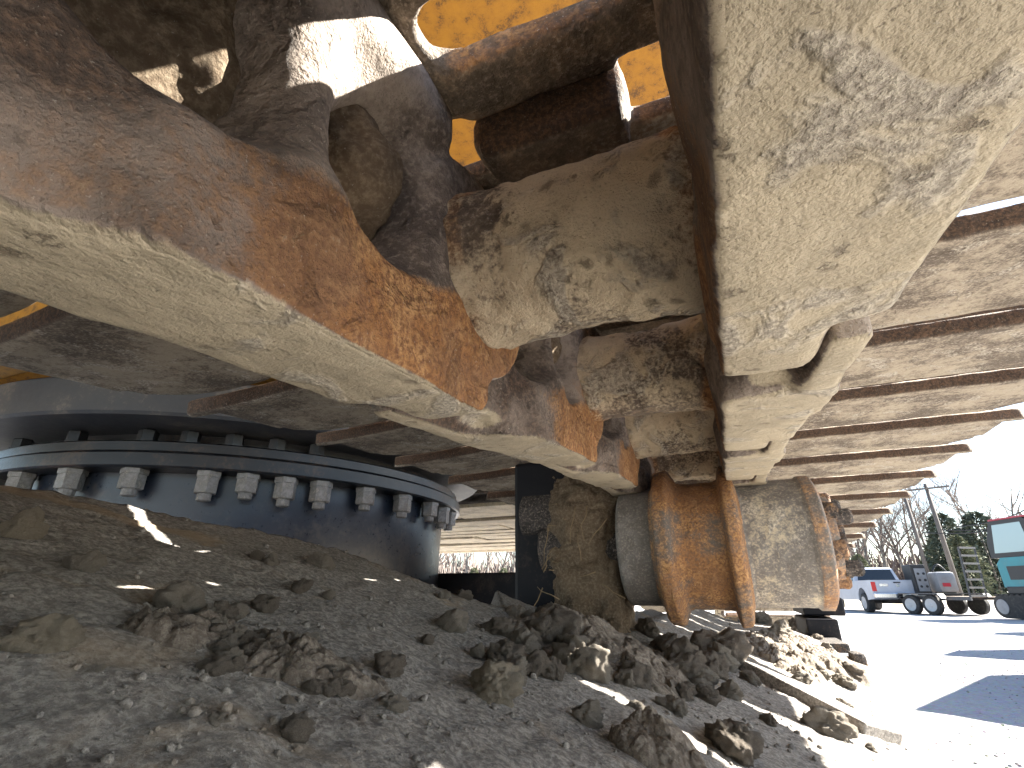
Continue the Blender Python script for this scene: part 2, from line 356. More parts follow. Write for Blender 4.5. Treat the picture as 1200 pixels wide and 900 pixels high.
def link_mesh(name, left):
    V, Q = nets(lambda t, y, z: link_sdf(t, y, z, left), (-.008, -.262, -.078), (.062, .062, .076), .0018); N = vnormals(V, Q)
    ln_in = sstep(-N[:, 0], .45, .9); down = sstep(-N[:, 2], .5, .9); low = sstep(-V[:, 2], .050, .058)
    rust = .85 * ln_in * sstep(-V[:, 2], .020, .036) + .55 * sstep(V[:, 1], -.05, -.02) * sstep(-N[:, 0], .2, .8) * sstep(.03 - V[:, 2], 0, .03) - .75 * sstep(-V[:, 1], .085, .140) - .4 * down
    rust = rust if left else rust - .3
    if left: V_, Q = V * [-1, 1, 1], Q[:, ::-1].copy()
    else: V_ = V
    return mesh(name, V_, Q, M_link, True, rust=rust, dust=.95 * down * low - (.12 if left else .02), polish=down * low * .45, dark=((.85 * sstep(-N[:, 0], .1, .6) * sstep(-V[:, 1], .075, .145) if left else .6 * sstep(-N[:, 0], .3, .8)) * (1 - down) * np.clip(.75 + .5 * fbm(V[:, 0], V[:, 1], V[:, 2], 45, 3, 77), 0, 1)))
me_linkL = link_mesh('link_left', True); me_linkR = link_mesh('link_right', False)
# packed mud in the windows, thickened with slabs that stop the sun
def plug_sdf(t, y, z):
    d = np.sqrt(((t - .026) / 1.1) ** 2 + (y + .060) ** 2 + (z - .014) ** 2) - .0175
    d = smin(d, np.sqrt((t - .030) ** 2 + (y + .066) ** 2 * 1.2 + (z - .034) ** 2) - .014, .012)
    d = smin(d, np.sqrt(((t - .030)) ** 2 + (y + .128) ** 2 + ((z - .032) * 1.1) ** 2) - .017, .01)
    d = smin(d, np.sqrt(((t - .016)) ** 2 + (y + .112) ** 2 + ((z - .036) * 1.1) ** 2) - .013, .008)
    d = smin(d, np.sqrt(((t - .030)) ** 2 + (y + .118) ** 2 + ((z - .006) * .6) ** 2) - .012, .01)
    d = smin(d, bx2(t, y, z, .027, .044, -.166, -.106, -.016, .056, .008), .008); d = smin(d, bx2(t, y, z, .030, .044, -.094, -.040, -.012, .056, .008), .008)  # outer slabs added to block sunlight through the windows
    return d + fbm(t, y, z, 90, 3, 2) * .0022 + (cell(t, y, z, 170, 3) - .4) * .0025
PV, PQ = nets(plug_sdf, (-.004, -.178, -.036), (.06, -.026, .066), .0019)
me_plugL = mesh('plug_left', PV * [-1, 1, 1], PQ[:, ::-1].copy(), M_packed); me_plugR = mesh('plug_right', PV, PQ, M_packed)
# bushing with a caked crust
def lathe_grid(prof, n, fn):
    prof = np.array(prof); th = np.arange(n) / n * 2 * np.pi; T, I = np.meshgrid(th, np.arange(len(prof)), indexing='ij')
    X = prof[I, 0]; R = prof[I, 1]; Yv, Zv = np.cos(T), np.sin(T); R = fn(X, R, Yv, Zv, T)
    V = np.stack([X, R * Yv, R * Zv], -1).reshape(-1, 3); m = len(prof); i, j = np.meshgrid(np.arange(n), np.arange(m - 1), indexing='ij'); i2 = (i + 1) % n
    return V, np.stack([i * m + j, i * m + j + 1, i2 * m + j + 1, i2 * m + j], -1).reshape(-1, 4), (X, R, Yv, Zv, T)
bl = (XR - XL) / 2
def bfn(X, R, a, b, T):
    y, z = R * a, R * b; crust = sstep(fbm(X, y, z, 34, 3, 21), -.15, .35)
    lowlobe = .0022 * sstep(-b, .2, .9)
    edge = sstep(np.abs(X), bl - .016, bl - .002)
    return R + crust * .0016 + fbm(X, y, z, 160, 3, 22) * .0007 + lowlobe + edge * .0018 * (1 + .5 * vn(X * 300, y * 200, z * 200, 3))
BV, BQ, bi = lathe_grid([(x, .0318) for x in np.linspace(-bl - .004, bl + .004, 56)], 120, bfn)
cr = sstep(fbm(bi[0], bi[1] * bi[2], bi[1] * bi[3], 34, 3, 21), -.15, .35).ravel()
bdust = .15 + .35 * cr + .25 * sstep(-bi[3].ravel(), -.2, .6) - .3 * sstep(bi[3].ravel(), .3, .9)
brust = .55 * sstep(np.abs(bi[0].ravel()), bl - .012, bl - .004) + .25 * sstep(bi[3].ravel(), .2, .8)
me_bush = mesh('bushing', BV, BQ, M_bush, True, rust=brust, dust=bdust)
# shoe plate: x across from the chain centre, same y and z as the link
HW = 0.484
def shoe_sdf(x, y, z0):
    z = z0 + .024 * sstep(-x, .08, .50)                                                      # the far side hangs a little
    ax = np.where(x < 0, -x - .035, x)
    up = .006 * sstep(y, -.05, -.02) * sstep(np.abs(x), .060, .072)
    d = bx2(x, y, z - up, -HW - .035, HW, -P - .012, -.026, .0645, .0745, .003)
    bar = bx2(x, y, z, -HW - .050, HW + .012, -P - .021, -P - .004, .0545, .0715, .004)       # lip along the near edge
    d = smin(d, bar, .004)
    d = smin(d, bx2(x, y, z, -.038, .026, -P - .024, -P + .004, .046, .082, .005), .005)      # tab between the rails
    d = smin(d, bx2(x, y, z, -.055, .06, -.060, -.030, .0630, .0770, .005), .003)             # thick far edge between the rails
    for gy in (-P + .02, -.11, -.05):
        for gs in (-1, 1): d = smin(d, rbox(x, y, z, (gs * .28 - .01, gy, .080), (.20, .006, .010), .004), .006)   # grousers on top
    clip = (ax + 1.2 * np.maximum(y + .075, 0)) - HW + .012                                 # cut far corners
    d = smax(d, np.where(y > -.09, clip, -1), .002)
    tip = (ax - HW - .012) * .8 + (-P - .010 - y) * .6 + .004; d = smax(d, np.where(y < -P + .004, tip, -1), .002)
    hx = np.abs(x + .001) - .041 + .0125; hy = np.abs(y + .067) - .0135 + .0125
    hole = np.hypot(np.maximum(hx, 0), np.maximum(hy, 0)) + np.minimum(np.maximum(hx, hy), 0) - .0125
    d = smax(d, -hole, .004)
    for cx in (-.0565, .0415):
        nb = np.maximum(np.abs(x - cx) - .0135, np.abs(y + P + .010) - .015); d = smax(d, -nb, .004)
        nb = np.maximum(np.abs(x - cx) - .0135, np.abs(y + .018) - .014); d = smax(d, -nb, .004)
    return d + fbm(x, y, z, 30, 3, 31) * .0007 + vn(x * 140, y * 140, z * 140, 33) * .0003
SV, SQ = nets(shoe_sdf, (-.546, -.238, .016), (.508, -.014, .098), (.0045, .0026, .0026))
SN = vnormals(SV, SQ)
szz = SV[:, 2] + .024 * sstep(-SV[:, 0], .08, .50); lipf = sstep(-SN[:, 1], .3, .8) * sstep(-.17 - SV[:, 1], 0, .01)  # lipf: near lip faces coloured rust-dark, shade put into the colour
srust = .25 * sstep(np.abs(SN[:, 1]), .5, .9) + .30 * sstep(.075 - np.abs(SV[:, 0]), 0, .02) - .05
sdust = .22 - .45 * sstep(np.abs(SN[:, 1]), .5, .9) - .22 * sstep(.075 - np.abs(SV[:, 0]), 0, .02)
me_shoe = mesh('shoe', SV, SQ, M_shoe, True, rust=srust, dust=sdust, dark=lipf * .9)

track = thing('crawler_track', 'rusty steel crawler track seen from below, its link chain running away over the roller', 'track', (XC, .8, 0))
for k in range(KMIN + 1, KEND):
    y, z = YZ[k]; a = ANG[k - 1]; L = lambda x: (x, y, z + CH); r = (a, 0, 0)
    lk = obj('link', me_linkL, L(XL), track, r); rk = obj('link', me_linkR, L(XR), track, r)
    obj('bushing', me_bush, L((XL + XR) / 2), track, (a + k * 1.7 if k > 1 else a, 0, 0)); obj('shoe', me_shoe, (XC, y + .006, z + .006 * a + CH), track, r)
    if k < KMAX:
        for par, me in ((lk, me_plugL), (rk, me_plugR)):
            o = bpy.data.objects.new('packed_mud', me); C.objects.link(o); o.parent = par

# ------------------------------------------------------------------ carrier roller
RY, RZ = .665, .051
prof = []
key = [(-.122, .030), (-.121, .064), (-.118, .0685), (-.084, .0685), (-.079, .0705), (-.0755, .086), (-.073, .0885), (-.062, .0895), (-.0585, .087), (-.052, .0735), (-.047, .0715), (-.009, .0715), (-.004, .074), (-.001, .086), (.001, .0895), (.0105, .0885), (.013, .085), (.0155, .0715), (.018, .0690), (.078, .0690), (.081, .0715), (.092, .0715), (.095, .066), (.096, .050), (.106, .047), (.108, .030), (.109, .002)]
for (x0, r0), (x1, r1) in zip(key, key[1:]):
    n = max(1, int(math.hypot(x1 - x0, r1 - r0) / .0022))
    prof += [(x0 + (x1 - x0) * i / n, r0 + (r1 - r0) * i / n) for i in range(n)]
prof.append(key[-1])
def rfn(X, R, a, b, T):
    fl = sstep(R, .074, .082); rough = .0004 + .0004 * fl + .0004 * ((X > -.06) & (X < .0))
    return R + fbm(X, R * a, R * b, 130, 4, 41) * rough + fbm(X, R * a, R * b, 30, 2, 45) * .0006 * fl
RV, RQ, ri = lathe_grid(prof, 160, rfn); X_, R_ = ri[0].ravel(), ri[1].ravel()
mid_ = ((X_ > -.083) & (X_ < .0165)).astype(float)
rrust = .62 * mid_ + .5 * (X_ > .079) - .15 * (1 - mid_) * (X_ < .079)
rdust = -.25 * mid_ + .28 * ((X_ > .017) & (X_ < .079)) - .1 * (X_ < -.08)
roller = thing('carrier_roller', 'rusty double-flanged carrier roller holding up the track chain', 'roller', (-.01, RY, RZ - .09 + CH))
obj('roller_shell', mesh('shell', RV, RQ, M_roller, True, rust=rrust, dust=rdust, polish=(1 - mid_) * .5), (0, RY, RZ + CH), roller)
def cap_sdf(x, y, z):
    d = cylx(x, y, z, 0, 0, .050, .092, .101, .004)
    for a, r in ((.5, .011), (1.6, .012), (2.5, .012), (3.4, .011), (4.4, .012), (5.4, .011)):
        cy, cz = .040 * math.cos(a), .040 * math.sin(a); d = smin(d, cylx(x, y, z, cy, cz, r, .096, .111, .004), .004)
    d = smin(d, cylx(x, y, z, 0, 0, .022, .098, .117, .005), .006)
    return d + fbm(x, y, z, 110, 3, 8) * .0018
CV, CQ = nets(cap_sdf, (.086, -.08, -.08), (.136, .08, .08), .0025)
obj('end_cap', mesh('end_cap', CV, CQ, M_dark, True, rust=np.full(len(CV), .25), dust=np.full(len(CV), .05)), (0, RY, RZ + CH), roller)
for i, a in enumerate((1.2, 2.6, 4.0, 5.4)):
    b = MB().lathe([(.009, 0), (.009, .014), (.006, .017)], 6, (0, 0, 0), 0).mesh('cap_bolt', M_dark)
    obj('cap_bolt', b, (.106, RY + .04 * math.cos(a), RZ + CH + .04 * math.sin(a)), roller)
# its bracket on the inner side, caked with mud and roots
br = MB().box((0, 0, 0), (.040, .045, .125), None, .006).mesh('bracket_post', M_black)
obj('bracket_post', br, (-.232, .70, .045 + CH), roller)
obj('bracket_collar', MB().lathe([(.030, -.06), (.033, -.058), (.033, .05), (.026, .052)], 28, (0, 0, 0), 0).mesh('collar', M_dark, 'auto'), (-.20, .675, .095 + CH), roller)
obj('axle', MB().lathe([(.03, -.09), (.03, .03)], 24, (0, 0, 0), 0).mesh('axle', M_dark, 'auto'), (-.14, RY, RZ + CH), roller)
def bmud_sdf(x, y, z):
    d = bx2(x, y, z, -.212, -.128, .635, .75, -.07, .105, .02)
    d = smin(d, np.sqrt((x + .165) ** 2 + ((y - .665)) ** 2 + ((z - .085) * .8) ** 2) - .045, .03)
    d = smin(d, np.sqrt(((x + .20) * .7) ** 2 + ((y - .70) * .8) ** 2 + ((z - .135)) ** 2) - .026, .03)
    return d + fbm(x, y, z, 38, 4, 51) * .009 + (cell(x, y, z, 75, 5) - .45) * .008
MV, MQ = nets(bmud_sdf, (-.27, .59, -.10), (-.095, .79, .185), .003)
obj('caked_mud', mesh('caked_mud', MV, MQ, M_packed), (0, 0, CH), roller)
for i in range(16):
    u = random.uniform(632, 715); v = random.uniform(590, 705); p = at_y(u, v, .612); d = Vector((random.uniform(-1, 1), random.uniform(-.35, .1), random.uniform(-1.4, 1)));
    q = [p, p + d * .012, p + d * .022 + Vector((random.uniform(-.005, .005), -.004, 0)), p + d * random.uniform(.028, .04)]
    obj('root', MB().tube([x - p for x in q], [.0007, .0006, .0005, .0003], 5).mesh('root', M_root, True), p, roller)

# ------------------------------------------------------------------ track frame top, sloped plate
YB = [(-.5, -.47), (.10, -.455), (.17, -.44), (.345, -.40), (.415, -.36), (.445, -.275), (.49, -.215), (.60, -.275), (.75, -.285), (1.2, -.25), (3, -.25)]
def frame_z(x, y, fine=True):
    xb = np.interp(y, [a for a, _ in YB], [b for _, b in YB])
    z = -.0924 - .36 * x + .085 * np.clip(y - .95, 0, .45) * sstep(x, -.05, .12) - .05 * sstep(y, .55, .7) * sstep(-x, .12, .22)
    z = z - np.maximum(xb - x, 0) * 1.5 - .10 * np.maximum(xb - x, 0) ** .5 * (x < xb)
    if fine: z = z + fbm(x, y, 0 * x, 16, 4, 61) * .0020 + fbm(x, y, 0 * x, 130, 3, 64) * .0012
    return z
fx = np.arange(-.62, .1625, .0034); fy = np.concatenate([np.arange(-.5, .02, .01), np.arange(.02, 1.0, .0036), np.arange(1.0, 1.72, .01)])
FX, FY = np.meshgrid(fx, fy, indexing='ij'); FZ = frame_z(FX, FY)
TFZ = -.0924 - .36 * .16
tframe = thing('track_frame', 'dirt-covered sloping steel track frame plate under the track', 'track frame', (-.1, .8, 0))
obj('deck_plate', mesh('deck_plate', np.stack([FX, FY, FZ], -1).reshape(-1, 3), gridfaces(*FX.shape)[:, ::1].copy(), M_frame), (0, 0, CH), tframe)
obj('side_beam', MB().box((0, 0, 0), (.20, 1.55, .24)).mesh('side_beam', M_black), (-.06, 1.08, CH - .43), tframe)
def on_frame(u, v, lift=0.0):
    d = ray(u, v); lo, hi = .08, 4.0
    prev = None
    for t in np.linspace(lo, hi, 900):
        p = d * t
        if p.z < float(frame_z(np.array(p.x), np.array(p.y), False)): return Vector((p.x, p.y, CH + float(frame_z(np.array(p.x), np.array(p.y), False)) + lift))
    return Vector((d.x, d.y, CH - .1))
# raised strip on the lit slope
pa, pb = on_frame(866, 784), on_frame(1012, 862)
ln = (pb - pa); L_ = ln.length; mid = (pa + pb) / 2; dx = ln.normalized(); nz = Vector((.36, 0, 1)).normalized(); dy = nz.cross(dx).normalized()
Mx = Matrix((dx, dy, nz)).transposed()
st = MB().box(Mx @ Vector((0, .026, .003)), (L_ / 2, .026, .008), Mx, .002).mesh('cover_plate', M_frame)
obj('cover_plate', st, mid, tframe)
def rb(u0, v0, u1, v1, y, dy, mat, name, bev=.004, tilt=0):
    a, b = at_y(u0, v0, y), at_y(u1, v1, y); c = (a + b) / 2; c.y += dy / 2
    return obj(name, MB().box((0, 0, 0), (abs(b.x - a.x) / 2, dy / 2, abs(b.z - a.z) / 2), Matrix.Rotation(tilt, 3, 'Y'), bev).mesh(name, mat), c, tframe)
rb(938, 700, 992, 722, 1.66, .3, M_black, 'guard_plate', .004); rb(944, 725, 990, 762, 1.62, .3, M_black, 'guard_plate', .004)
rb(955, 753, 998, 766, 1.45, .2, M_dark, 'guard_ledge', .004)
q = at_y(985, 778, 1.4)
obj('roller_hub', MB().lathe([(.02, -.10), (.055, -.098), (.058, .0), (.052, .012), (.03, .016), (.03, .05), (.01, .052)], 32, (0, 0, 0), 0).mesh('roller_hub', M_black, 'auto'), (q.x - .02, q.y, q.z - .02), tframe)
rb(998, 765, 1021, 790, 1.36, .06, M_dark, 'guard_lug', .008)
rb(500, 672, 640, 725, 1.48, .5, M_black, 'cross_beam', .006)

# ------------------------------------------------------------------ mud heaps, clods and crumbs on the frame
def heap(name, label, u, v, ru, rv, hgt, rot, seed, mat=M_mud, n=170, crumb=.008):
    p = on_frame(u, v); s = np.linspace(-1, 1, n); A, B = np.meshgrid(s, s, indexing='ij'); c, q = math.cos(rot), math.sin(rot)
    x = p.x + (A * ru * c - B * rv * q) * 1.15; y = p.y + (A * ru * q + B * rv * c) * 1.15
    rr = np.hypot(A, B) * 1.15 + fbm(x, y, 0 * x, 14, 3, seed) * .25; env = sstep(1.0 - rr, .0, .75)
    wx, wy = x + fbm(x, y, 0 * x, 60, 3, seed + 5) * .006, y + fbm(x, y, 0 * x + 9, 60, 3, seed + 6) * .006
    dome = lambda f, k: .75 - 1.25 * cell(wx, wy, 0 * x + .3 + k * .1, f, seed + k) ** 2
    lump, lump2, lump3, lump4 = dome(30, 0), dome(85, 1), dome(210, 2), dome(420, 9)
    z = frame_z(x, y, False) - .006 + env * hgt * (.55 + .5 * fbm(x, y, 0 * x, 22, 3, seed + 3)) + sstep(env, 0, .3) * (lump * crumb * 1.3 + lump2 * crumb * .8 + lump3 * crumb * .42 + lump4 * crumb * .2)
    V = np.stack([x - p.x, y - p.y, z + CH - p.z], -1).reshape(-1, 3)
    o = obj(name, mesh(name, V, gridfaces(n, n), mat), p); return tag(o, label, 'mud')
heap('mud_heap', 'crusted pile of crumbly mud in the middle of the frame plate', 305, 768, .066, .038, .018, .75, 71, M_mud, 230, .007)
heap('mud_heap', 'dark lumpy heap of mud in front of the roller bracket', 690, 762, .085, .10, .022, -.3, 74, M_mud, 210, .007)
heap('mud_heap', 'sunlit crumbled mud spilled to the sunny side of the roller', 935, 768, .105, .26, .014, -.2, 78, M_mud, 240, .010)
heap('mud_heap', 'tall dark mud lump at the bottom edge of the picture', 770, 888, .028, .022, .020, .3, 81, M_mud, 150, .007)
heap('mud_heap', 'flat crumbly mud patch near the bearing drum edge', 470, 640, .045, .03, .010, .3, 83, M_mud, 100, .005)
def clod_mesh(seed, lvl=4, crumbly=.10):
    bm = bmesh.new(); bmesh.ops.create_icosphere(bm, subdivisions=lvl, radius=1); V = np.array([v.co for v in bm.verts]); F = np.array([[v.index for v in f.verts] for f in bm.faces]); bm.free()
    x, y, z = V.T; r = 1 + .32 * fbm(x, y, z, 1.1, 3, seed) - crumbly * 1.6 * (cell(x, y, z, 2.2, seed + 3) - .45) - crumbly * .9 * (cell(x, y, z, 5, seed + 5) - .4) - crumbly * .5 * (cell(x, y, z, 12, seed + 7) - .4) + crumbly * .5 * fbm(x, y, z, 3, 3, seed + 9)
    return V * r[:, None] * [1, .85, .72], F
CL = []
for i in range(7):
    V, F = clod_mesh(100 + i * 9, 5, .19); CL.append([mesh('clod', V, F, M_clod), mesh('clod', V, F, M_mud), mesh('clod', V, F, M_tan)])
def clod(u, v, px, label, pale, i, group=None, cat='clod'):
    p = on_frame(u, v); dist = (p - Vector((0, 0, CH))).length; r = px / FPX * dist * .5
    o = obj('mud_clod', CL[i % 7][(1, 0, 2)[pale]], p + Vector((.2, 0, 1)) * (r * .25), None, (random.uniform(-.3, .3), random.uniform(-.3, .3), random.uniform(0, 6.28)), (r, r, r)); return tag(o, label, cat, group)
clod(46, 770, 46, 'large pale flat clod of dry mud at the far end of the plate', 2, 2)
clod(24, 626, 34, 'tan clod of dry mud up near the plate ridge', 2, 1)
clod(575, 815, 56, 'pale knobbly clod standing alone on the bare plate', 2, 2)
clod(460, 838, 32, 'smooth rounded grey pebble-like clod below the crusted pile', 1, 3)
clod(452, 792, 36, 'dark grey clod just beside the crusted mud pile', 0, 4)
clod(205, 718, 40, 'long curled clod at the upper end of the crusted pile', 1, 5)
clod(94, 668, 28, 'small grey rounded clod below the two light spots', 1, 6)
clod(680, 788, 62, 'big flat slab-like clod at the front of the dark heap', 1, 4)
clod(655, 755, 62, 'brown angular clod on top of the dark heap', 0, 2)
clod(840, 772, 56, 'dark round clod at the edge of the sunlight', 0, 6)
clod(800, 790, 50, 'dark crumbly clod below the roller flange', 0, 1)
clod(530, 738, 34, 'small pale clod halfway up the plate', 1, 5)
clod(855, 880, 54, 'half-lit brown clod near the bottom edge of the plate', 0, 3)
clod(600, 796, 40, 'small pale clod beside the big flat slab', 1, 0)
clod(690, 848, 30, 'white-grey pebble-like clod on the dusty plate', 1, 1)
clod(970, 860, 36, 'sunlit clod just below the raised cover plate', 1, 2)
clod(790, 838, 34, 'small round clod in the sunlight edge', 1, 3)
for i, (u, v, s) in enumerate([(300, 655, 16), (318, 662, 18), (375, 665, 26), (352, 690, 22), (385, 700, 12), (440, 625, 10), (545, 700, 16), (585, 745, 22), (560, 770, 18), (500, 755, 14), (250, 860, 22), (110, 800, 14), (345, 865, 30), (520, 700, 14), (620, 730, 24), (600, 770, 18), (745, 835, 16), (730, 760, 30), (760, 745, 28), (700, 735, 26), (650, 725, 24), (780, 765, 34), (820, 800, 30), (880, 800, 18), (900, 850, 20), (1010, 850, 12), (940, 800, 16), (960, 780, 18), (985, 800, 14), (915, 745, 22), (935, 735, 18), (890, 730, 24), (1020, 880, 10)]):
    clod(u, v, s, 'small crumb of dried mud among many on the frame plate', i % 3 != 0, i, 'small mud crumbs scattered on the frame')
for i in range(46):
    if i < 34:
        u = random.uniform(575, 860); v = 722 + (u - 575) * .16 + random.uniform(0, 62)
        clod(u, v, random.uniform(20, 48), 'lump of dark mud in the heap below the roller', i % 4 == 0, i, 'lumps of the dark mud heap')
    else:
        u = random.uniform(890, 1010); v = 735 + max(0, u - 940) * .8 + random.uniform(0, 60)
        clod(u, v, random.uniform(9, 20), 'small sunlit crumb on the bright slope beside the roller', i % 2, i, 'sunlit crumbs beside the roller')
for i in range(64):
    t_ = random.uniform(-1, 1); w_ = random.gauss(0, .45) * (1 - .5 * t_ * t_); u = 305 + t_ * 105 - w_ * 24; v = 765 + t_ * 40 + w_ * 42
    clod(u, v, random.uniform(9, 26), 'crumbly lump of grey mud in the crusted pile on the plate', i % 2, i + 2, 'lumps of the crusted mud pile')
# crumbs nobody could count
V0, F0 = clod_mesh(300, 1, .12); cv = []; cf = []; n0 = 0; cnt = 0
hot = [(300, 790, 130, 60), (700, 790, 120, 50), (940, 790, 80, 60), (450, 720, 150, 60), (250, 830, 250, 70), (600, 850, 250, 50), (150, 640, 150, 50), (950, 850, 110, 40)]
for i in range(1000):
    hu, hv, su, sv = hot[i % len(hot)]; u, v = random.gauss(hu, su), random.gauss(hv, sv)
    d = ray(u, v)
    if v < 585 or u < -40 or u > 1150: continue
    kk = -.0924 / (d.z + .36 * d.x)
    if kk < 0 or kk > 2.2: continue
    p = d * kk
    if p.x > .155 or p.x < -.44 or p.y > 1.9: continue
    zz = float(frame_z(np.array(p.x), np.array(p.y), True)); r = random.choice((.0003, .0004, .0004, .0006, .0006, .0013)) * random.uniform(.7, 1.4) * (1 + p.length * 1.6)
    R = np.array(Matrix.Rotation(random.uniform(0, 6.28), 3, Vector((random.random(), random.random(), random.random() + .1)).normalized()))
    cv.append(V0 @ R.T * r + [p.x, p.y, zz + r * .3]); cf.append(F0 + n0); n0 += len(V0)
o = obj('mud_crumbs', mesh('mud_crumbs', np.concatenate(cv), np.concatenate(cf), M_frame), (0, 0, CH)); tag(o, 'fine crumbs of dry mud strewn over the frame plate', 'mud', None, 'stuff')

# ------------------------------------------------------------------ swing bearing
BX, BY = -1.375, 1.175
sw = thing('swing_bearing', 'dark greasy swing bearing ring with rows of hex bolts between house and undercarriage', 'bearing', (BX, BY, CH - .2))
def ringpart(name, prof, mat, n=128): return obj(name, MB().lathe(prof, n).mesh(name, mat, 'auto'), (BX, BY, CH), sw)
ringpart('lower_flange', [(.50, .2275), (.640, .2275), (.644, .231), (.644, .256), (.640, .260), (.50, .260)], M_ring)
ringpart('ring_body', [(.45, .2605), (.628, .2605), (.632, .264), (.632, .282), (.626, .286), (.45, .286)], M_ring)
ringpart('inner_race', [(.44, .2865), (.560, .2865), (.560, .318), (.44, .318)], M_ring)
ringpart('pedestal', [(.40, -.35), (.585, -.35), (.585, .10), (.588, .2270), (.40, .2270)], M_drum)
bolt = MB().lathe([(.0245, -.046), (.0265, -.044), (.0265, -.012), (.029, -.0118), (.029, 0)], 6, (0, 0, 0), 2).lathe([(.013, -.062), (.016, -.060), (.016, -.046)], 12).mesh('bolt', M_bolt)
for a in (-101, -88, -75, -63, -50, -43, -36, -29, -18.6, -7.5, 4.4, 13, 22):
    t = math.radians(a); obj('bolt', bolt, (BX + .614 * math.cos(t), BY + .614 * math.sin(t), .2270 + CH), sw, (0, 0, t + a), (.86, .86, random.uniform(.8, 1.0)))
hb = MB().lathe([(.021, 0), (.021, .004), (.019, .0042), (.019, .024), (.017, .026)], 6).mesh('upper_bolt', M_ring)
for a in (-95, -78, -63, -55, -47, -39, -31):
    t = math.radians(a); obj('upper_bolt', hb, (BX + .605 * math.cos(t), BY + .605 * math.sin(t), .2862 + CH), sw, (0, 0, t))

# ------------------------------------------------------------------ excavator house above
hs = thing('excavator_house', 'yellow excavator upper body overhead, glimpsed through the shoe openings', 'excavator body', (BX, BY, CH + .33))
obj('turntable_plate', MB().lathe([(.3, .318), (.70, .318), (.706, .324), (.706, .395), (.70, .40), (.3, .40)], 128).mesh('turntable_plate', M_house_in, 'auto'), (BX, BY, CH), hs)
obj('floor_plate', MB().box((0, 0, 0), (1.38, 2.35, .05), None, .01).mesh('floor_plate', M_yellow), (-1.34, 1.35, CH + .68), hs)
obj('side_panel', MB().box((0, 0, 0), (1.36, 2.3, .55), None, .03).mesh('side_panel', M_yellow), (-1.34, 1.35, CH + 1.285), hs)
obj('frame_rib', MB().box((0, 0, 0), (.05, 1.9, .12), None, .008).mesh('frame_rib', M_yellow), (-1.9, 1.3, CH + .51), hs)
obj('frame_rib', MB().box((0, 0, 0), (.55, .05, .11), None, .008).mesh('frame_rib', M_yellow), (-1.35, .42, CH + .515), hs)
M_belly = worn_steel('belly_plate_steel', base=(.45, .40, .32), base2=(.36, .31, .24), dust_add=.45, shift=True, bs=.8)
yy = 1.95
for i in range(13):
    wd = random.uniform(.12, .24); x0 = -2.55 + random.uniform(-.1, .1); x1 = -.80 - .05 * random.random()
    cut = random.uniform(x0 + .4, x1 - .3)
    for a, b in ((x0, cut - .012), (cut + .012, x1)):
        me = MB().box((0, 0, 0), ((b - a) / 2, wd / 2 - .012, .008), None, .003).mesh('belly_plate', M_belly)
        obj('belly_plate', me, ((a + b) / 2, yy + wd / 2, CH + .345 + random.uniform(-.012, .012)), hs, (random.uniform(-.03, .03), random.uniform(-.01, .01), random.uniform(-.03, .03)))
    yy += wd
obj('belly_frame', MB().box((0, 0, 0), (.9, 1.1, .04)).mesh('belly_frame', M_dark), (-1.68, 3.0, CH + .42), hs)

# ------------------------------------------------------------------ pickup truck
M_white = paint('white_truck_paint', (.36, .38, .43), (.31, .33, .38), .3, (.25, .24, .22), .2, 2, .03)
M_tyre = paint('tyre_rubber', (.018, .018, .019), (.028, .027, .026), .85, (.10, .09, .08), .4, 12)
M_chrome = NT('chrome').out((.6, .6, .62), .22, 1.0); M_rim = NT('wheel_rim_metal').out((.30, .31, .33), .4, .2)
M_glass = NT('dark_car_glass').out((.010, .013, .018), .06, 0, .6)
M_red = NT('red_lamp_plastic').out((.42, .012, .015), .2); M_blk = NT('black_plastic').out((.018, .018, .02), .5)
M_plate = NT('licence_plate_white').out((.7, .7, .68), .5); M_redp = paint('red_machine_paint', (.34, .02, .035), (.28, .018, .03), .3, (.3, .2, .2), .2, 3, .03)
M_teal = paint('teal_machine_paint', (.01, .17, .20), (.008, .14, .17), .35, (.12, .2, .2), .25, 3, .03); M_grey = paint('grey_machine_paint', (.20, .205, .22), (.16, .165, .18), .45, (.15, .13, .12), .4, 3)
M_orange = NT('orange_lamp').out((.85, .30, .12), .3)
def local(root, rz):
    """builder for parts given in the thing's own axes"""
    R = Matrix.Rotation(rz, 3, 'Z')
    def put(name, me, parent=None):
        o = bpy.data.objects.new(name, me); C.objects.link(o); o.parent = parent or root; return o
    root.rotation_euler = (0, 0, rz); return put
def wheel(put, x, y, z, r, wd, rim=M_rim):
    t = put('wheel', MB().lathe([(r * .62, -wd / 2), (r * .93, -wd / 2), (r, -wd * .36), (r, wd * .36), (r * .93, wd / 2), (r * .62, wd / 2)], 28, (x, y, z), 0).mesh('tyre', M_tyre, 'auto'))
    sgn = -1 if x < 0 else 1
    put('rim', MB().lathe([(r * .63, -wd * .3), (r * .63, wd * .54), (r * .56, wd * .54), (r * .5, wd * .505), (r * .2, wd * .51), (r * .16, wd * .56), (.01, wd * .56)], 24, (0, 0, 0), 0).mesh('rim', rim, 'auto', Matrix.Translation((x, y, z)) @ (Matrix.Rotation(math.pi, 4, 'Z') if sgn < 0 else Matrix.Identity(4))), t)
T = thing('pickup_truck', 'white pickup truck parked on the gravel, tailgate towards us', 'pickup truck', (6.15, 28.6, 0))
put = local(T, math.radians(9))                  # +y = forward, origin under the rear axle
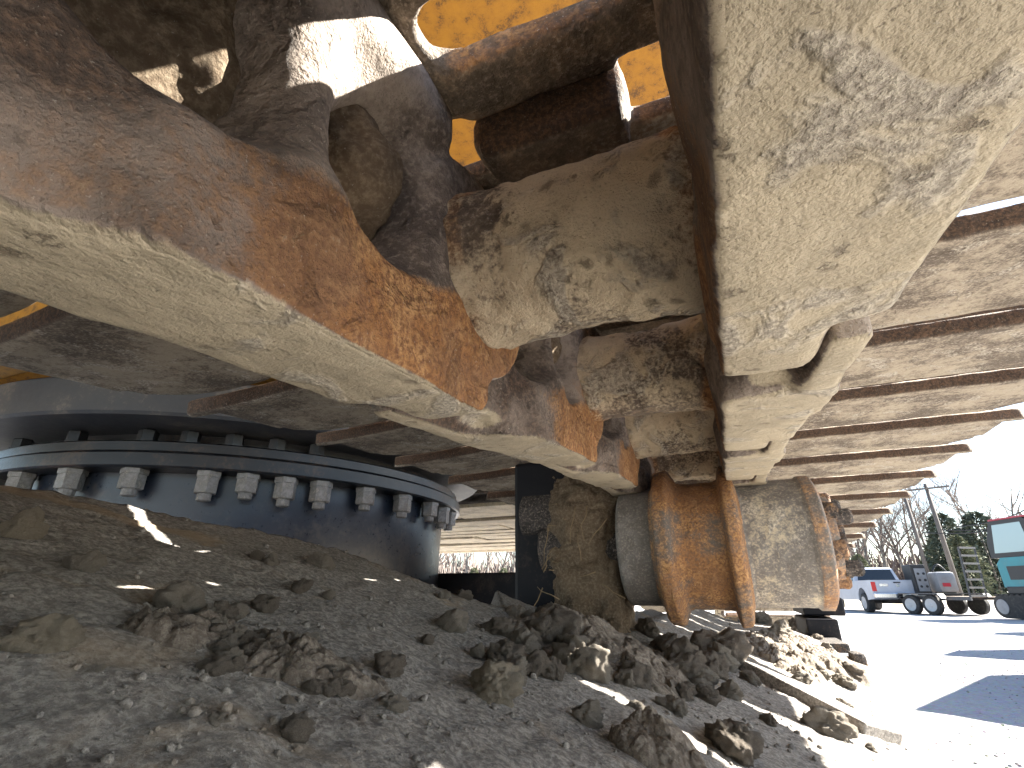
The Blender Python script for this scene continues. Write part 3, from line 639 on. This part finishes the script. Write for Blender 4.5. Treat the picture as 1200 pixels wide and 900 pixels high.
# body: lower side profile (y, z) extruded; wheel arches cut as polygon notches
def arch(cy, r, n=9): return [(cy - r * math.cos(math.pi * i / n), .52 + r * math.sin(math.pi * i / n)) for i in range(n + 1)]
side = [(-1.22, .58), (-.52, .52)] + arch(0, .50)[0:] + [(.6, .50), (3.0, .50)] + arch(3.72, .50) + [(4.55, .55), (4.62, .85), (4.55, 1.10), (3.3, 1.22), (2.72, 1.25), (.62, 1.25), (.58, 1.32), (-1.22, 1.32)]
put('body', MB().prism([(a, b) for a, b in side], -.98, .98, 0).mesh('body', M_white))
put('bed_floor', MB().box((0, -.35, 1.325), (.84, .82, .006)).mesh('bed_floor', M_blk))
cabp = [(.66, 1.24), (.80, 1.82), (1.05, 1.90), (2.2, 1.90), (2.95, 1.24)]
cab = MB()
n = len(cabp); V = [(-.95 if z < 1.3 else -.78, y, z) for y, z in cabp] + [(.95 if z < 1.3 else .78, y, z) for y, z in cabp]
cab.add(V, [tuple(range(n))[::-1], tuple(range(n, 2 * n))] + [(i, (i + 1) % n, n + (i + 1) % n, n + i) for i in range(n)]); cabo = put('cab', cab.mesh('cab', M_white))
put('rear_window', MB().add([(-.78, .672, 1.33), (.78, .672, 1.33), (.68, .784, 1.80), (-.68, .784, 1.80)], [(0, 1, 2, 3)]).add([(-.78, .69, 1.33), (.78, .69, 1.33), (.68, .80, 1.80), (-.68, .80, 1.80)], [(0, 1, 2, 3)]).mesh('rear_window', M_glass), cabo)
for sx in (-1, 1):
    for y0, y1, y2, y3 in ((.86, 1.68, 1.66, .98), (1.78, 2.72, 2.18, 1.76)):
        put('side_window', MB().add([(sx * (.945 - .0), y0, 1.31), (sx * .945, y1, 1.31), (sx * .80, y2, 1.80), (sx * .80, y3, 1.80)], [(0, 1, 2, 3)]).mesh('side_window', M_glass), cabo)
    put('mirror', MB().box((sx * 1.13, 2.35, 1.36), (.11, .05, .13), None, .02).box((sx * 1.0, 2.38, 1.30), (.06, .02, .02)).mesh('mirror', M_blk), cabo)
    put('taillight', MB().box((sx * .90, -1.215, 1.06), (.085, .02, .19), None, .012).mesh('taillight', M_red))
    wheel(put, sx * .84, 0, .40, .40, .28); wheel(put, sx * .84, 3.72, .40, .40, .28)
tg = put('tailgate', MB().box((0, -1.225, 1.04), (.80, .012, .25), None, .01).mesh('tailgate', M_white))
put('handle', MB().box((0, -1.245, 1.22), (.13, .01, .025)).mesh('handle', M_blk), tg); put('badge', MB().lathe([(.06, -1.250), (.06, -1.236)], 16, (.0, 0, 1.10), 1).mesh('badge', M_chrome), tg)
put('badge', MB().box((-.52, -1.243, 1.12), (.16, .006, .05)).mesh('badge', M_chrome), tg)
bu = put('bumper', MB().box((0, -1.32, .70), (.98, .10, .10), None, .03).mesh('bumper', M_chrome)); put('licence_plate', MB().box((.18, -1.425, .70), (.15, .006, .07)).mesh('licence_plate', M_plate), bu)
put('hitch', MB().box((0, -1.3, .52), (.06, .2, .04)).box((0, 0, .45), (.7, .08, .08)).box((0, .9, .5), (.3, 1.6, .08)).mesh('hitch', M_blk))

# ------------------------------------------------------------------ equipment trailer with its load
M_trail = paint('dark_trailer_steel', (.03, .032, .04), (.05, .05, .055), .5, (.14, .10, .08), .5, 4)
M_wood = paint('grey_deck_boards', (.24, .19, .15), (.18, .14, .11), .85, (.3, .27, .24), .5, 5)
TR = thing('equipment_trailer', 'dark tandem-axle equipment trailer with its loading ramp folded up', 'trailer', (7.75, 27.2, 0)); put = local(TR, math.radians(36))   # +y to the truck
for sx in (-1, 1): put('side_rail', MB().box((sx * .98, .2, .62), (.04, 2.0, .06)).mesh('side_rail', M_trail))
for i in range(11): put('deck_board', MB().box((-.9 + i * .18, .2, .675), (.083, 1.95, .016)).mesh('deck_board', M_wood))
put('tongue', MB().tube([(-.9, 2.2, .58), (0, 3.6, .52)], .05, 6).tube([(.9, 2.2, .58), (0, 3.6, .52)], .05, 6).mesh('tongue', M_trail))
for sx in (-1, 1):
    for y in (-.42, .42): wheel(put, sx * 1.16, y, .37, .37, .22, M_rim)
    put('fender', MB().prism([(-.95, .62), (-.82, .80), (.82, .80), (.95, .62), (.88, .62), (.78, .765), (-.78, .765), (-.88, .62)], sx * 1.16 - .15, sx * 1.16 + .15, 0).mesh('fender', M_trail))
rp = put('ramp', MB().tube([(-.95, -1.75, .66), (-.95, -1.9, 2.45)], .035, 6).tube([(-.15, -1.75, .66), (-.15, -1.9, 2.45)], .035, 6).mesh('ramp', M_trail))
for i in range(7): put('rung', MB().box((-.55, -1.755 - .025 * i, .72 + i * .285), (.40, .03, .035)).mesh('rung', M_trail), rp)
LD = thing('generator', 'grey boxy machine with control panel loaded on the trailer', 'machine', (7.15, 27.7, .70)); put = local(LD, math.radians(8))
put('cabinet', MB().box((0, 0, .62), (.27, .4, .60), None, .03).mesh('cabinet', M_blk)); put('panel', MB().box((.03, -.415, .62), (.2, .012, .45)).mesh('panel', M_grey))
for i in range(6): put('gauge', MB().lathe([(.05, -.435), (.05, -.42)], 12, (-.06 + .2 * (i % 2), 0, .36 + .25 * (i // 2)), 1).mesh('gauge', M_blk))
TK = thing('tank_unit', 'rounded grey tank with hose loop loaded on the trailer', 'tank', (7.95, 27.45, .70)); put = local(TK, math.radians(8))
put('tank', MB().box((0, 0, .52), (.34, .45, .40), None, .12).mesh('tank', M_grey, 'auto')); put('base', MB().box((0, 0, .05), (.33, .45, .05)).mesh('base', M_blk)); put('tank_label', MB().box((-.08, -.455, .42), (.14, .008, .07)).mesh('tank_label', M_redp))
put('hose', MB().tube([(-.3 + .5 * (i / 12), -.1, .92 + .28 * math.sin(math.pi * i / 12)) for i in range(13)], .035, 8).mesh('hose', M_blk, True))

# ------------------------------------------------------------------ small teal excavator
ME = thing('compact_excavator', 'teal and red compact excavator parked on the gravel in front of the trailer', 'excavator', (10.15, 23.0, 0)); put = local(ME, math.radians(20)); ME.scale = (1.14, 1.14, 1.14)
for sx in (-1, 1):
    y0 = -1.25; pts = [(1.05 * math.cos(0), 0)]
    lp = [(y0 + .32 * math.cos(a), .34 + .32 * math.sin(a)) for a in np.linspace(math.pi * 1.5, math.pi * .5, 9)] + [(1.25 + .32 * math.cos(a), .34 + .32 * math.sin(a)) for a in np.linspace(math.pi * .5, -math.pi * .5, 9)]
    tk = put('track', MB().prism(lp, sx * .95 - .22, sx * .95 + .22, 0).mesh('track', M_tyre))
    for i in range(16):
        y = -1.35 + i * .18; put('track_pad', MB().box((sx * .95, y, .675), (.23, .05, .02)).mesh('track_pad', M_tyre), tk)
    for y in (-1.25, 1.25): put('sprocket', MB().lathe([(.21, -.03), (.21, .03), (.12, .035), (.10, .06), (.01, .06)], 20, (sx * 1.16, y, .34), 0).mesh('sprocket', M_grey, 'auto'), tk)
put('undercarriage', MB().box((0, 0, .55), (.8, .6, .18)).mesh('undercarriage', M_blk))
hs2 = put('body', MB().prism([(-1.25, .88), (1.1, .88), (1.1, 1.55), (.9, 1.72), (-1.1, 1.72), (-1.35, 1.3)], -1.05, 1.05, 0).mesh('body', M_teal))
put('engine_vent', MB().box((-1.052, .45, 1.28), (.01, .34, .19)).mesh('engine_vent', M_blk), hs2); put('skirt', MB().box((0, -.1, .80), (1.06, 1.15, .12), None, .04).mesh('skirt', M_blk), hs2)
put('counterweight', MB().lathe([(.2, .9), (1.06, .9), (1.1, 1.0), (1.1, 1.45), (1.0, 1.62), (.2, 1.64)], 24, (0, -.75, 0), 2).mesh('counterweight', M_redp, 'auto'), hs2)
put('lamp', MB().box((-.95, -1.35, 1.36), (.12, .05, .06), Matrix.Rotation(.6, 3, 'Z')).mesh('lamp', M_orange), hs2)
cb = put('cab', MB().prism([(-.35, 1.72), (-.30, 2.74), (-.2, 2.80), (.95, 2.80), (1.25, 2.2), (1.28, 1.72)], -1.0, -.05, 0).mesh('cab', M_blk))
put('roof', MB().box((-.52, .33, 2.83), (.46, .65, .03), None, .02).mesh('roof', M_redp), cb)
M_cabg = NT('pale_cab_glass').out((.25, .33, .35), .08, 0, .6)
put('side_window', MB().add([(-1.006, -.18, 1.86), (-1.006, 1.08, 1.86), (-1.006, .86, 2.68), (-1.006, -.12, 2.68)], [(0, 1, 2, 3)]).mesh('side_window', M_cabg), cb)
put('back_window', MB().add([(-.9, -.356, 1.9), (-.15, -.356, 1.9), (-.15, -.314, 2.66), (-.9, -.314, 2.66)], [(0, 1, 2, 3)]).mesh('back_window', M_cabg), cb)
bm_ = put('boom', MB().tube([(.6, -.9, 1.5), (.6, -1.7, 2.9), (.6, -2.6, 3.1)], [.16, .15, .11], 8).tube([(.6, -2.6, 3.1), (.6, -3.1, 1.6)], [.1, .08], 8).mesh('boom', M_teal))

# invented box trailers out of view, added to cast shadow bands over the gravel
for bi_, (x, y, lb) in enumerate(((5.5, 8.05, 'invented grey box trailer out of view, added to cast the broad near shadow'), (6.6, 12.0, 'second invented grey box trailer out of view, added to cast the narrow middle shadow'), (8.9, 17.0, 'farthest invented grey box trailer out of view, added to cast the thin far shadow'))):
    BT = thing('added_shadow_trailer', lb, 'trailer', (x, y, 0), 'unseen box trailers added to cast shadows'); put = local(BT, math.radians(-28))
    hw = (1.5, .55, .5)[bi_]
    put('box', MB().box((0, 0, 1.45), (1.0, hw, .95), None, .03).mesh('box', M_grey))
    for sx in (-1, 1): wheel(put, sx * .92, 0, .35, .35, .2)
    put('tongue', MB().box((0, hw + .6, .5), (.05, .65, .05)).mesh('tongue', M_blk))

# ------------------------------------------------------------------ gravel bank, poles, wires
bn = 60; s = np.linspace(0, 1, bn); t = np.linspace(0, 1, 16); A, B = np.meshgrid(s, t, indexing='ij')
bx_ = -40 + 85 * A; by_ = 38 + 5 * B + 2 * np.sin(A * 9); bz_ = np.sin(np.pi * B) * (.55 + .3 * fbm(bx_, by_, 0 * bx_, .4, 3, 5)) - .05
k = NT('bank_soil'); M_bank = k.out(k.mix(k.step(k.noise(.6, 8, .7), .4, .6), (.30, .26, .20), (.42, .39, .34)), .95)
o = obj('gravel_bank', mesh('gravel_bank', np.stack([bx_, by_, bz_], -1).reshape(-1, 3), gridfaces(bn, 16), M_bank)); o['kind'] = 'structure'
k = NT('weathered_pole_wood'); M_pole = k.out(k.mix(k.step(k.noise(6, 6, .6, 0, None, (4, 4, .3)), .4, .6), (.07, .06, .055), (.13, .115, .105)), .9)
M_wire = NT('black_wire').out((.02, .02, .022), .6)
def pole(u_top, v_top, y, label, arm, lean=0):
    p = at_y(u_top, v_top, y); h = p.z; T = thing('utility_pole', label, 'pole', (p.x, y, 0), 'utility poles by the yard'); put = local(T, math.radians(-22))
    put('pole', MB().tube([(lean, 0, -.1), (lean * .5, 0, h * .5), (0, 0, h)], [.17, .14, .11], 10).mesh('pole', M_pole, True))
    if arm:
        ar = put('crossarm', MB().box((0, -.12, h - .35), (1.25, .05, .06)).mesh('crossarm', M_pole))
        for x in (-1.15, -.5, .5, 1.15): put('insulator', MB().lathe([(.05, 0), (.06, .05), (.03, .14)], 8, (x, -.12, h - .29)).mesh('insulator', M_grey), ar)
    return Vector((p.x, y, h))
t1 = pole(1084, 567, 44, 'tall utility pole with a crossarm behind the trailer', True)
t2 = pole(1060, 581, 50, 'thinner bare utility pole behind the pickup truck', False)
for j, (du, v0, u1, v1) in enumerate([(0, 628, 1260, 560), (0, 634, 1260, 585), (0, 622, 1260, 590)]):
    a = Vector((t1.x + 1.0 - j, 44, t1.z * .62 - j * .15)); b = at_y(u1, v1, 36); pts = [a.lerp(b, i / 14) - Vector((0, 0, .6 * math.sin(math.pi * i / 14))) for i in range(15)]
    tag(obj('overhead_wire', MB().tube(pts, .04, 4).mesh('overhead_wire', M_wire, True)), ['upper thin overhead wire running off to the side of the pole', 'middle overhead wire sagging behind the excavator cab', 'lowest overhead wire below the other two'][j], 'wire', 'overhead wires')

# ------------------------------------------------------------------ trees
k = NT('grey_bark'); M_bark = k.out(k.mix(k.step(k.noise(3, 6, .6), .4, .6), (.10, .085, .075), (.19, .17, .15)), .95)
M_twig = NT('twig_bark').out((.16, .13, .115), .95)
def leafm(name, a, b):
    k = NT(name); return k.out(k.mix(k.step(k.noise(1.2, 4, .6), .4, .62), a, b), .85, 0, .2)
M_fir = leafm('evergreen_needles', (.055, .068, .05), (.10, .115, .08)); M_fir2 = leafm('olive_needles', (.10, .11, .065), (.15, .155, .095))  # dark needle tones lightened, distance haze put into the colour
def bare_tree(seed, h):
    rd = random.Random(seed); tr = MB(); cv = []; cfs = []
    def grow(p, d, ln, r, lv, mb):
        n = 4; pts = [p]; q = p; dd = d.copy()
        for i in range(n): dd = (dd + Vector((rd.gauss(0, .10), rd.gauss(0, .10), rd.gauss(.03, .06)))).normalized(); q = q + dd * (ln / n); pts.append(q)
        rs = [max(r * (1 - .75 * i / n), .006) for i in range(n + 1)]; mb.tube(pts, rs, 5 if lv == 0 else 4 if lv < 2 else 3)
        if lv >= 3: return
        for j in range((11, 8, 6)[lv]):
            f = rd.uniform(.30 if lv == 0 else .2, 1.0); k_ = min(int(f * n), n - 1); bp = pts[k_].lerp(pts[k_ + 1], f * n - k_); az = rd.uniform(0, 6.28); el = rd.uniform(.25, .95)
            bd = (Vector((math.cos(az), math.sin(az), 0)) * math.cos(el) + ZU * math.sin(el)).normalized(); bd = (bd + dd * .5).normalized()
            grow(bp, bd, ln * rd.uniform(.32, .5) * (1.15 - .5 * f * (lv == 0)), r * .42 * (1.2 - f * .6), lv + 1, cr)
    cr = MB(); grow(Vector((0, 0, -.1)), Vector((rd.uniform(-.06, .06), rd.uniform(-.06, .06), 1)), h, .018 * h, 0, tr)
    return tr.mesh('trunk', M_bark, True), cr.mesh('crown', M_twig, True)
def fir(seed, h, r, mat, n=2600):
    g_ = np.random.default_rng(seed); tr = MB().tube([(0, 0, -.1), (0, 0, h * .95)], [.02 * h, .01], 6).mesh('trunk', M_bark, True)
    f = g_.random(n) ** .8; az = g_.random(n) * 6.283; rad = r * (1 - f) ** .45 * (.35 + .65 * g_.random(n) ** .5) * (1 + .3 * np.sin(az * 3 + f * 9 + seed) + .2 * np.sin(az * 5 - f * 21)); z = h * (.06 + .94 * f) - rad * .25
    c = np.stack([rad * np.cos(az), rad * np.sin(az), z], 1); s_ = h * (.016 + .02 * g_.random(n))[:, None]
    d = np.stack([np.cos(az), np.sin(az), -.2 + g_.normal(0, .35, n)], 1); e = np.cross(d, g_.normal(0, 1, (n, 3))); e /= np.linalg.norm(e, axis=1, keepdims=True) + 1e-9
    V = np.concatenate([c - e * s_ * .5, c + e * s_ * .5, c + d * s_ * 1.9], 0); F = np.stack([np.arange(n), np.arange(n) + n, np.arange(n) + 2 * n], 1)
    return tr, mesh('crown', V, F, mat, False)
def plant(name, label, cat, group, x, y, sc, rz, pair):
    T = thing(name, label, cat, (x, y, 0), group); T.rotation_euler = (0, 0, rz); T.scale = (sc, sc, sc)
    for nm, me in zip(('trunk', 'crown'), pair): o = bpy.data.objects.new(nm, me); C.objects.link(o); o.parent = T
BT_ = [bare_tree(900 + i, 12) for i in range(4)]
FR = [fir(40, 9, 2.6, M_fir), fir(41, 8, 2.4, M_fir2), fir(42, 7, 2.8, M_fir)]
for i, (u, y, sc) in enumerate([(998, 58, .75), (1012, 66, .95), (1026, 56, .85), (1040, 62, 1.0), (1052, 70, 1.0), (1068, 60, .95), (1082, 66, .9), (1098, 58, .8), (1118, 64, .85), (1135, 70, .9), (1160, 66, .9), (1185, 60, .8), (1215, 64, .9), (985, 68, .9), (530, 62, .9), (548, 56, .8), (566, 66, .9), (585, 58, .8), (602, 64, .9), (510, 58, .8), (620, 60, .85)]):
    p = at_y(u, 691, y); plant('bare_tree', 'leafless grey tree in the tree line behind the yard', 'tree', 'bare trees behind the yard', p.x, y, sc, i * 1.3, BT_[i % 4])
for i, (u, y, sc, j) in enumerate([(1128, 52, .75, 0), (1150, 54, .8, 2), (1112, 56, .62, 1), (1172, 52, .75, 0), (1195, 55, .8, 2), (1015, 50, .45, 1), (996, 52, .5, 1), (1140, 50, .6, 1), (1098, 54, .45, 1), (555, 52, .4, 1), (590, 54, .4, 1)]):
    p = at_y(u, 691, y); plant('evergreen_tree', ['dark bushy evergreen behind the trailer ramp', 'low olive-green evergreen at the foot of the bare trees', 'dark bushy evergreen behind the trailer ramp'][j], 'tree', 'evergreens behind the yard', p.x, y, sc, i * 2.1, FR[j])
# far-off wood that reads as one mass
mbv = []; mbf = []; n0 = 0
for i in range(14000):
    x = random.uniform(-75, 75); y = random.uniform(74, 92); h = random.uniform(2, 10) * (.7 + .3 * math.sin(x * .2)); z0 = random.uniform(0, h * .8); a = random.uniform(-.5, .5); r = random.uniform(.03, .12)
    l = random.uniform(1.2, 4); dx_ = math.sin(a) * l; mbv += [(x - r, y, z0), (x + r, y, z0), (x + dx_ + r * .4, y + random.uniform(-.5, .5), z0 + l), (x + dx_ - r * .4, y, z0 + l)]; mbf.append((n0, n0 + 1, n0 + 2, n0 + 3)); n0 += 4
o = obj('far_woods', mesh('far_woods', np.array(mbv), np.array(mbf), M_twig, False)); tag(o, 'hazy mass of bare twiggy woods on the horizon', 'woods', None, 'stuff')
# loose stones on the gravel
V0, F0 = clod_mesh(500, 1, .1); cv = []; cf = []; n0 = 0
for i in range(2200):
    y = 2.5 + 17 * random.random() ** 1.6; x = y * random.uniform(.12, .50); r = random.choice((.004, .006, .008, .011)) * random.uniform(.7, 1.3); cv.append(V0 * r + [x, y, r * .2]); cf.append(F0 + n0); n0 += len(V0)
o = obj('gravel_stones', mesh('gravel_stones', np.concatenate(cv), np.concatenate(cf), M_ground)); tag(o, 'loose stones lying on the gravel yard', 'gravel', None, 'stuff')
